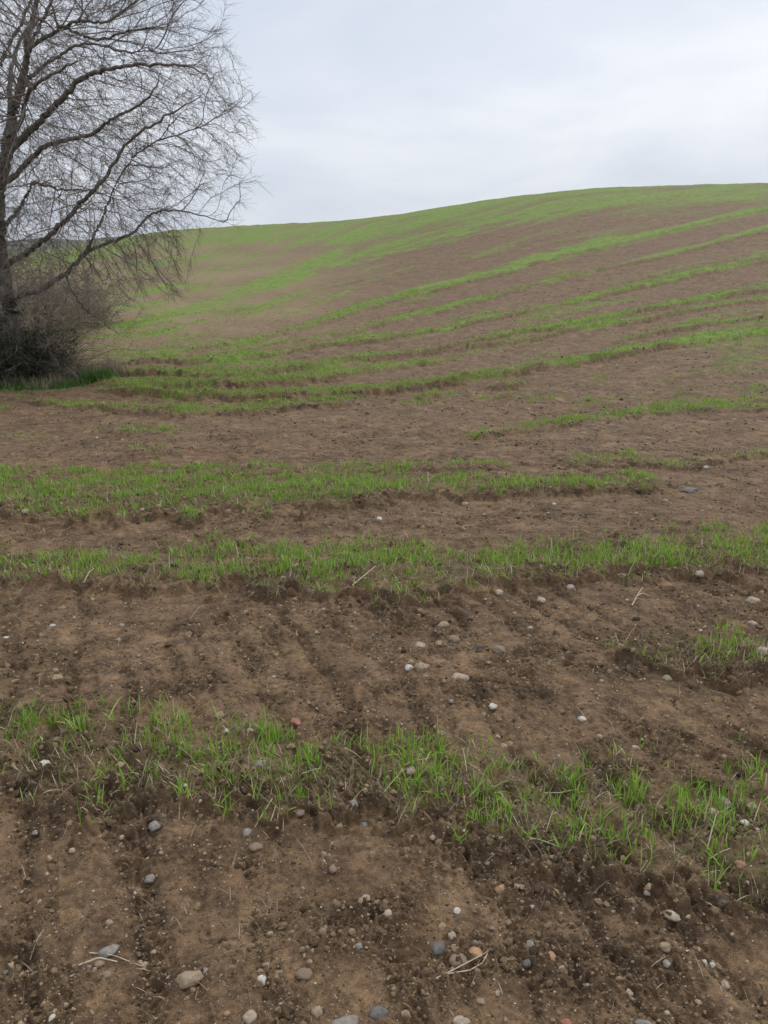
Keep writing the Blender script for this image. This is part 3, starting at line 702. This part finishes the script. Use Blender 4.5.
stalk([(588,842,0),(600,838,.012),(612,836,.006)], 1.0, 'thick tan straw stalk in the right half of the nearest strip')
stalk([(544,797,0),(560,799,.015),(578,800,.01)], .8, 'long brown straw stalk lying across the nearest strip')
stalk([(705,862,0),(709,850,.02),(713,837,.05)], .9, 'upright tan straw stalk at the right of the nearest strip')
stalk([(708,866,0),(720,863,.008),(729,860,.004)], .8, 'flat straw stalk right below the upright tan one')
stalk([(526,848,0),(540,854,.008),(557,862,.002)], .8, 'slanting brown stalk below the nearest strip, right of centre')
stalk([(632,606,0),(637,599,.02),(642,593,.02)], .8, 'forked pale stem on bare ground below the second strip', [[(636,600,.02),(642,597,.02),(650,598,.006)]])
stalk([(352,594,0),(362,588,.015),(376,578,.03)], .9, 'pale straw stalk under the second strip, centre')
stalk([(84,586,0),(90,582,.01),(95,579,.01)], .9, 'pale straw bits under the second strip at the left')
stalk([(660,918,0),(666,920,.006),(675,920,.004)], .9, 'short white stem above the pinkish beige stone')

# ---------------------------------------------------------------- the bare tree
m_bark, t, b = mat_new('bark', .95, .1)
geo = N(t, 'ShaderNodeNewGeometry'); mpn = N(t, 'ShaderNodeMapping'); mpn.inputs['Scale'].default_value = (1, 1, .35); t.links.new(geo.outputs['Position'], mpn.inputs[0])
nn = noise(t, 14, 6, .65, mpn.outputs[0]); r_ = ramp(t, nn.outputs['Fac'], [(.3, (0.055, 0.047, 0.038)), (.5, (0.145, 0.130, 0.108)), (.68, (0.29, 0.27, 0.235))]); t.links.new(r_.outputs[0], b.inputs['Base Color'])
bp = N(t, 'ShaderNodeBump'); bp.inputs['Strength'].default_value = 1; bp.inputs['Distance'].default_value = .03; t.links.new(nn.outputs['Fac'], bp.inputs['Height']); t.links.new(bp.outputs[0], b.inputs['Normal'])
m_twig, t, b = mat_new('twig_bark', .9, .1)
geo = N(t, 'ShaderNodeNewGeometry'); nn = noise(t, 1.5, 3, .6, geo.outputs['Position']); r_ = ramp(t, nn.outputs['Fac'], [(.35, (0.13, 0.11, 0.093)), (.65, (0.25, 0.215, 0.185))]); t.links.new(r_.outputs[0], b.inputs['Base Color'])
m_scar, t, b = mat_new('bare_wood', .85, .1); b.inputs['Base Color'].default_value = (.42, .33, .24, 1)

TX, TY, TR = at(8, 383); TD = TY
def tp(u, v, dy=0.0):
    """a point of the tree seen at a pixel, dy metres behind (+) or before (-) its trunk"""
    a, te = az_el(u, v); Y = TD + dy; rr_ = Y / math.cos(a); return np.array([rr_ * math.sin(a), Y, EYE + rr_ * te])
root = empty('bare_tree', (TX, TY, float(zat(TX, TY)[0])))
tag(root, 'large leafless tree with spreading grey limbs and fine twigs at the left', 'tree')
LOC = tuple(root.location)
def smooth_path(P, per=6):
    P = np.asarray(P, float); n = len(P); out_ = []
    for i in range(n - 1):
        p0, p1, p2, p3 = P[max(i - 1, 0)], P[i], P[i + 1], P[min(i + 2, n - 1)]
        for q in range(per):
            s = q / per; out_.append(.5 * ((2 * p1) + (-p0 + p2) * s + (2 * p0 - 5 * p1 + 4 * p2 - p3) * s * s + (-p0 + 3 * p1 - 3 * p2 + p3) * s ** 3))
    out_.append(P[-1]); return np.array(out_)
PXM = TD / F
LIMBS = [  # (points u,v,dy), start radius px, end radius px, is trunk
 ([(12,392,0),(12,350,0),(11,315,0),(8,292,0),(3,268,.1),(0,235,.1),(0,190,.1),(6,155,0),(11,125,0),(15,104,0)], 9.5, 4.5, 1),
 ([(15,104,0),(22,80,-.1),(26,58,-.2),(27,40,-.2),(33,18,0),(40,-10,.2),(48,-50,.4),(60,-95,.5)], 5, 2, 0),
 ([(10,150,0),(24,137,-.3),(38,123,-.6),(61,100,-1),(81,79,-1.3),(97,72,-1.5),(120,67,-1.8),(150,64,-2.1),(185,66,-2.4),(212,78,-2.6)], 5.2, .8, 0),
 ([(0,187,0),(19,172,-.5),(37,152,-.9),(50,144,-1.1),(75,138,-1.4),(92,134,-1.6),(106,123,-1.8),(122,114,-2),(147,100,-2.3),(160,77,-2.5)], 4, 1, 0),
 ([(3,272,0),(12,261,-.2),(26,253,-.5),(48,236,-.9),(66,219,-1.2),(81,203,-1.5),(97,187,-1.8),(116,160,-2.1),(130,140,-2.3),(160,120,-2.7),(200,97,-3)], 4.6, 1, 0),
 ([(9,298,0),(21,295,-.1),(42,288,.3),(65,274,.5),(76,262,.7),(91,250,.9),(112,241,1.1),(133,233,1.3),(147,217,1.5),(160,211,1.6),(187,212,1.9),(227,223,2.1)], 4.6, .8, 0),
 ([(80,259,.7),(90,245,.8),(95,234,.9),(103,217,1.1),(109,200,1.2),(116,184,1.3),(128,165,1.6),(150,145,1.9),(200,127,2.4),(240,101,2.8)], 2.8, .7, 0),
 ([(0,230,0),(8,222,.3),(18,210,.6),(30,189,.8),(34,183,.9),(48,186,1.1),(62,190,1.3),(85,190,1.6),(120,200,2)], 3.2, .8, 0),
 ([(14,106,0),(27,80,.3),(35,73,.5),(52,60,.8),(75,47,1.2),(94,44,1.5),(125,52,1.9),(165,48,2.3)], 3.4, .8, 0),
 ([(26,58,-.2),(34,44,-.5),(50,35,-.9),(62,27,-1.1),(80,34,-1.3),(100,39,-1.6),(135,30,-2),(170,25,-2.4)], 3, .8, 0),
 ([(0,66,.4),(8,45,.5),(20,25,.7),(28,8,.9),(45,-30,1.2),(75,-70,1.6)], 3, 1, 0),
 ([(28,50,0),(38,28,.3),(47,12,.5),(60,-20,.9),(85,-55,1.3),(120,-80,1.8)], 3, 1, 0),
 ([(60,28,-1),(78,21,-1.4),(92,22,-1.6),(108,21,-1.8),(125,10,-2.2),(150,-8,-2.6),(178,-20,-3)], 2, .7, 0),
 ([(66,274,.5),(74,294,.7),(86,310,.9),(100,320,1.1),(118,334,1.3)], 1.6, .5, 0),
 ([(1,190,.1),(-8,130,.3),(-14,60,.5),(-8,0,.8),(-15,-60,.9),(-5,-120,1)], 7, 2.5, 0),
 ([(-8,130,.3),(-45,80,.8),(-95,40,1.2),(-150,20,1.8),(-200,30,2.2)], 4, 1, 0),
 ([(0,235,0),(-35,200,-.5),(-80,180,-1.2),(-140,150,-1.8),(-200,150,-2.2)], 4.5, 1, 0),
 ([(3,268,0),(-30,255,.8),(-75,235,1.6),(-130,215,2.4)], 4, 1, 0),
 ([(11,120,0),(10,80,1.4),(20,40,2.4),(40,20,3.4),(60,10,4.2)], 4, 1, 0),
 ([(5,160,0),(20,120,-1.4),(30,90,-2.6),(60,70,-3.6),(80,60,-4.4)], 3.4, .9, 0),
 ([(-14,60,.5),(-50,0,0),(-90,-50,-.4),(-130,-80,-.8)], 3.4, 1, 0),
]
skel_p, skel_par = [], []       # nodes of the growing crown
seeds = []
for pts, r0_, r1_, tr in LIMBS:
    P = smooth_path([tp(*p) for p in pts], 7)
    jit = rng.normal(0, .012, P.shape); jit[0] = 0; P = P + jit
    rad = np.linspace(0, 1, len(P)) ** .8 * (r1_ - r0_) + r0_; rad = rad * PXM * (.95 if tr else .70) * (1 + .025 * rng.normal(size=len(P)))
    if not tr: rad[-8:] = np.minimum(rad[-8:], np.linspace(rad[-8], .006, 8))
    if tr: rad[:5] *= np.linspace(1.5, 1.0, 5)
    mb = MB(); mb.add(tube_np(P, rad, 12 if tr else 8)); mb.build('trunk' if tr else 'limb', m_bark, root, LOC)
    f0 = .35 if not tr else .5
    for i in range(int(len(P) * f0), len(P)): seeds.append(P[i])
    if not tr:
        for i in range(int(len(P) * .15), int(len(P) * f0), 2): seeds.append(P[i])
# pale scar on the trunk where a limb broke off
s0, s1 = tp(14, 283, -.2), tp(16, 298, -.2)
mb = MB(); mb.add(tube_np(np.array([s0 + [0, 0, .05], s0, (s0 + s1) / 2, s1]), np.array([.010, .035, .05, .02]), 9)); o = mb.build('scar', m_scar, root, LOC); o['label'] = 'pale patch of bare wood on the trunk'

# crown: space colonisation from the traced limbs
CC = tp(-10, 88, 0); CR = np.array([215, 1, 262]) * PXM
na_ = 17500; A = []
while len(A) < na_:
    q = rng.normal(size=3); q /= np.linalg.norm(q); rad = rng.random() ** (1 / 2.2)
    edge = 1 + .10 * math.sin(q[0] * 9 + q[2] * 5) + .07 * math.sin(q[2] * 17 + q[1] * 8)
    p = CC + q * rad * edge * np.array([CR[0], CR[0] * .80, CR[2]])
    if p[2] < CC[2] - 3.6 * (1 + .2 * math.sin(p[0] * 2)) and p[0] - CC[0] > 3.2: continue
    if p[2] < 1.1: continue
    A.append(p)
A = np.array(A)
nodes = [np.array(s) for s in seeds]; par = [-1] * len(nodes); STEP, KILL, INF = .115, .17, 1.5
alive = np.ones(len(A), bool); chl = {}
for it in range(85):
    kd = kdtree.KDTree(len(nodes))
    for i, p in enumerate(nodes): kd.insert(p, i)
    kd.balance(); acc = {}
    ai = np.nonzero(alive)[0]
    if len(ai) < 40: break
    for i in ai:
        co, j, d = kd.find(A[i])
        if d < KILL: alive[i] = False; continue
        if d < INF:
            v = (A[i] - nodes[j]) / d; s = acc.get(j)
            if s is None: acc[j] = v
            else: s += v
    if not acc: break
    for j, v in acc.items():
        L = np.linalg.norm(v)
        if L < 1e-3 or len(chl.get(j, ())) > 3: continue
        # twigs bend outwards and droop a little at their ends
        o_ = nodes[j] - CC; o_ /= np.linalg.norm(o_) + 1e-6
        prev = nodes[j] - nodes[par[j]] if par[j] >= 0 else o_
        prev = prev / (np.linalg.norm(prev) + 1e-6)
        d = v / L + .75 * prev + .25 * o_ + rng.normal(0, .13, 3) + np.array([0, 0, -.02]); d /= np.linalg.norm(d)
        p = nodes[j] + d * STEP
        nodes.append(p); par.append(j); chl.setdefault(j, []).append(len(nodes) - 1)
NP = np.array(nodes); n = len(NP); print('crown nodes', n)
cnt = np.zeros(n)
for i in range(n - 1, -1, -1):
    if not chl.get(i): cnt[i] = 1
    if par[i] >= 0: cnt[par[i]] += cnt[i]
radn = np.clip(0.0031 * cnt ** .56, .0031, .05)
mbt = MB()
# chains: follow the thickest child
started = set()
def chain(i0, first):
    ch = [first] if first is not None else []; i = i0
    while True:
        ch.append(i); c = chl.get(i)
        if not c: return ch
        c = sorted(c, key=lambda k_: -cnt[k_])
        for q in c[1:]: stack.append((i, q))
        i = c[0]
stack = []
for i in range(len(seeds)):
    for c in chl.get(i, []): stack.append((i, c))
nchain = 0
while stack:
    p_, i = stack.pop(); ch = chain(i, p_); P = NP[ch]; rr_ = radn[ch].copy(); rr_[0] = rr_[1]
    rr_[-1] = .0022
    if len(P) == 2: P = np.array([P[0], (P[0] + P[1]) / 2 + rng.normal(0, .008, 3), P[1]]); rr_ = np.array([rr_[0], rr_[0], .002])
    mbt.add(tube_np(P, rr_, 3 if rr_[0] < .010 else 5)); nchain += 1
# finest twigs off every young shoot
tips = [i for i in range(len(seeds), n) if cnt[i] <= 6]
for i in tips:
    for _ in range(3 if cnt[i] <= 2 else 2):
        o_ = NP[i] - CC; o_ /= np.linalg.norm(o_); pv = NP[i] - NP[par[i]]; pv /= np.linalg.norm(pv) + 1e-9
        d = .7 * pv + .35 * o_ + rng.normal(0, .40, 3); d /= np.linalg.norm(d); L = rng.uniform(.12, .42); P = [NP[i]]
        for q in range(3):
            d = d + rng.normal(0, .07, 3) + np.array([0, 0, -.03]); d /= np.linalg.norm(d); P.append(P[-1] + d * L / 3)
        mbt.add(tube_np(np.array(P), np.array([.0026, .0023, .0020, .0012]), 3))
print('twig tubes', nchain, len(tips))
o = mbt.build('crown', m_twig, root, LOC)

# ---------------------------------------------------------------- bushes round the foot of the tree
m_bushleaf = leaf_mat('dark_leaf', [(0, (0.018, 0.026, 0.012)), (.6, (0.035, 0.050, 0.022)), (1, (0.075, 0.085, 0.045))], .15)
m_tanleaf = leaf_mat('withered_leaf', [(0, (0.20, 0.11, 0.05)), (1, (0.40, 0.25, 0.11))], .2)
m_weed = leaf_mat('weed_leaf', [(0, (0.040, 0.085, 0.018)), (1, (0.10, 0.22, 0.032))], .3)
m_brush = {}
def brush_mat(name, c1, c2):
    m, t, b = mat_new(name, .9, .1); geo = N(t, 'ShaderNodeNewGeometry'); nn = noise(t, 6, 3, .6, geo.outputs['Position']); r_ = ramp(t, nn.outputs['Fac'], [(.35, c1), (.65, c2)]); t.links.new(r_.outputs[0], b.inputs['Base Color']); return m
m_dark = brush_mat('dark_stem', (.040, .033, .027), (.10, .085, .07)); m_grey = brush_mat('grey_stem', (.17, .14, .105), (.33, .285, .22))
def leaves(cx, n, siz, rs):
    d = rs.normal(size=(n, 3)); d /= np.linalg.norm(d, axis=1)[:, None]; e_ = rs.normal(size=(n, 3)); e_ = np.cross(d, e_); e_ /= np.linalg.norm(e_, axis=1)[:, None]
    s = siz * rs.uniform(.5, 1.3, n)[:, None]
    V = np.stack([cx - d * s * .5, cx + e_ * s * .28, cx + d * s * .5, cx - e_ * s * .28], 1).reshape(-1, 3)
    return V, np.arange(n * 4).reshape(-1, 4), np.repeat(rs.random(n), 4)
def bush(name, label, u, v, dy, wid, hgt, nst, mat, seed, leaf=None, nleaf=0, lsz=.05, twr=.0035, droop=.10, side=14):
    rs = np.random.default_rng(seed); a, te = az_el(u, v); Y = TD + dy; x0 = Y * math.tan(a); z0 = float(zat(x0, Y)[0])
    rt = empty(name, (x0, Y, z0)); tag(rt, label, 'bush'); mb = MB(); mb2 = MB(); pts = []
    for _ in range(nst):
        p = np.array([x0 + rs.normal(0, wid * .22), Y + rs.normal(0, wid * .22), z0 - .03]); an = rs.uniform(0, 2 * math.pi)
        out_ = np.array([math.cos(an), math.sin(an), 0]); d = np.array([0, 0, 1.]) + out_ * rs.uniform(.1, .9); d /= np.linalg.norm(d)
        L = hgt * rs.uniform(.5, 1.15); k_ = 12; P = [p]
        for q in range(k_):
            d = d + out_ * droop * .6 + np.array([0, 0, -droop * (q / k_) * 1.6]) + rs.normal(0, .12, 3); d /= np.linalg.norm(d); p = p + d * L / k_
            p[2] = max(p[2], z0 + .05); P.append(p)
        P = np.array(P); r0_ = rs.uniform(.008, .018); mb.add(tube_np(P, np.linspace(r0_, .003, len(P)), 4))
        for q in range(side):
            i = rs.integers(2, len(P)); pp = P[i]; dd = (P[i] - P[i - 1]); dd /= np.linalg.norm(dd); dd = dd * .5 + rs.normal(0, .75, 3); dd[2] += .2; dd /= np.linalg.norm(dd); LL = hgt * rs.uniform(.08, .30); Q = [pp]
            for s in range(4):
                dd = dd + rs.normal(0, .25, 3) + np.array([0, 0, -.08]); dd /= np.linalg.norm(dd); Q.append(Q[-1] + dd * LL / 4)
            Q = np.array(Q); mb2.add(tube_np(Q, np.linspace(twr, twr * .4, 5), 3)); pts.append(Q[1:])
    mb.build('stem', mat, rt, (x0, Y, z0)); mb2.build('twigs', mat, rt, (x0, Y, z0))
    if leaf and nleaf:
        pts = np.concatenate(pts); c = pts[rs.integers(0, len(pts), nleaf)] + rs.normal(0, .03, (nleaf, 3)); V, Fc, T = leaves(c, nleaf, lsz, rs)
        mesh_np('foliage', V, Fc, leaf, rt, smooth=False, attrs={'tint': T}, loc=(x0, Y, z0))
    return rt
bush('dark_bush', 'dense dark tangled bush around the foot of the tree trunk', 8, 383, -.25, 1.1, 1.75, 150, m_dark, 1, m_bushleaf, 15000, .05, side=16)
bush('dark_bush', 'dark low bush just right of the tree foot', 30, 383, .1, .7, 1.15, 90, m_dark, 2, m_bushleaf, 8500, .045, side=16)
bush('dark_bush', 'dark bush at the left edge, left of the tree trunk', -35, 383, 0, 1.3, 1.9, 130, m_dark, 3, m_bushleaf, 9000, .05, side=14)
bush('grey_bush', 'grey leafless bush of arching twigs right of the tree', 55, 380, .3, .75, 1.65, 62, m_grey, 4, side=18, droop=.14)
bush('grey_bush', 'grey leafless thicket behind the dark bushes, below the lowest limb', 38, 380, 1.0, 1.1, 2.2, 90, m_grey, 5, side=20)
bush('grey_bush', 'pale brushy thicket left of the trunk', -20, 380, 1.3, 1.4, 2.6, 130, m_grey, 6, side=18)
for (u, w_, hg_, dy_, sd, lf, lab) in ((15, 3.0, 4.2, 16, 11, None, 'grey brown brushwood standing far behind the trunk'), (38, 2.2, 3.8, 17, 12, m_tanleaf, 'tall bush with withered orange leaves behind the tree'),
        (62, 2.6, 3.5, 20, 13, None, 'grey brushwood right of the orange leaved bush'), (-25, 3.4, 4.6, 15, 14, None, 'grey brushwood beyond the left edge'), (88, 2.2, 2.8, 22, 15, None, 'lowest grey brushwood, at the right end behind the tree')):
    bush('brushwood', lab, u, 350, dy_, w_, hg_, 90, m_grey, sd, lf, 900 if lf else 0, .12, twr=.010, side=20)
# dark green weeds at the foot of the grey bush
def weeds(u, v, wid, n, hg_, seed, label):
    rs = np.random.default_rng(seed); x0, y0, r = at(u, v); x = x0 + rs.normal(0, wid / 2.6, n); y = y0 + rs.normal(0, .22, n); z = zat(x, y) - .01
    V, Fc, T = blades(x, y, z, hg_ * rs.uniform(.4, 1.1, n) * (0.45 + .55 * np.exp(-((x - x0) / wid) ** 2)) * np.clip(.8 + .7 * perlin(x * 5, y * 5, seed), .3, 1.4), .014 * rs.uniform(.6, 1.2, n), np.abs(rs.normal(.5, .35, n)), rs.uniform(0, 6.28, n), 3, rs.random(n))
    o = mesh_np('weed_clump', V, Fc, m_weed, attrs={'tint': T}, loc=(x0, y0, float(z.mean()))); tag(o, label, 'weeds')
weeds(95, 382, .50, 3000, .33, 21, 'dense dark green weed clump at the right foot of the grey bush')
weeds(66, 386, .50, 900, .18, 22, 'low green weed clump left of the taller dark green one')
weeds(20, 388, .9, 1800, .16, 23, 'short green weeds along the front of the dark bush')

# ---------------------------------------------------------------- haze: thin even air over the whole place
hzm = bpy.data.materials.new('haze'); hzm.use_nodes = True; t = hzm.node_tree; t.nodes.clear()
o_ = N(t, 'ShaderNodeOutputMaterial'); pv = N(t, 'ShaderNodeVolumePrincipled'); pv.inputs['Color'].default_value = (.86, .91, 1, 1); pv.inputs['Density'].default_value = 0.00012; pv.inputs['Anisotropy'].default_value = .2
t.links.new(pv.outputs[0], o_.inputs['Volume'])
B = 4600; z0_, z1_ = -60, 140
V = [(-B, -B, z0_), (B, -B, z0_), (B, B, z0_), (-B, B, z0_), (-B, -B, z1_), (B, -B, z1_), (B, B, z1_), (-B, B, z1_)]
tag(mesh_np('haze', V, [(3, 2, 1, 0), (4, 5, 6, 7), (0, 1, 5, 4), (1, 2, 6, 5), (2, 3, 7, 6), (3, 0, 4, 7)], hzm, smooth=False), 'thin winter haze over the fields', 'haze', kind='stuff')
def dead_grass(u, v, wid, n, hg_, seed, label):
    rs = np.random.default_rng(seed); x0, y0, r = at(u, v); x = x0 + rs.uniform(-wid, wid, n); y = y0 + rs.normal(0, .35, n); z = zat(x, y) - .01
    V, Fc, T = blades(x, y, z, hg_ * rs.uniform(.3, 1.1, n) * np.clip(.8 + .8 * perlin(x * 4, y * 4, seed), .2, 1.5), .007 * rs.uniform(.6, 1.2, n), np.abs(rs.normal(.45, .4, n)), rs.uniform(0, 6.28, n), 3, rs.random(n) ** 1.4)
    o = mesh_np('dead_grass', V, Fc, m_straw, attrs={'tint': T}); tag(o, label, 'dead grass', kind='stuff')
dead_grass(75, 376, 1.1, 5200, .42, 31, 'dry brown grass standing among the bushes right of the tree foot')
dead_grass(15, 386, 1.0, 2200, .30, 32, 'dry brown grass in front of the dark bush')
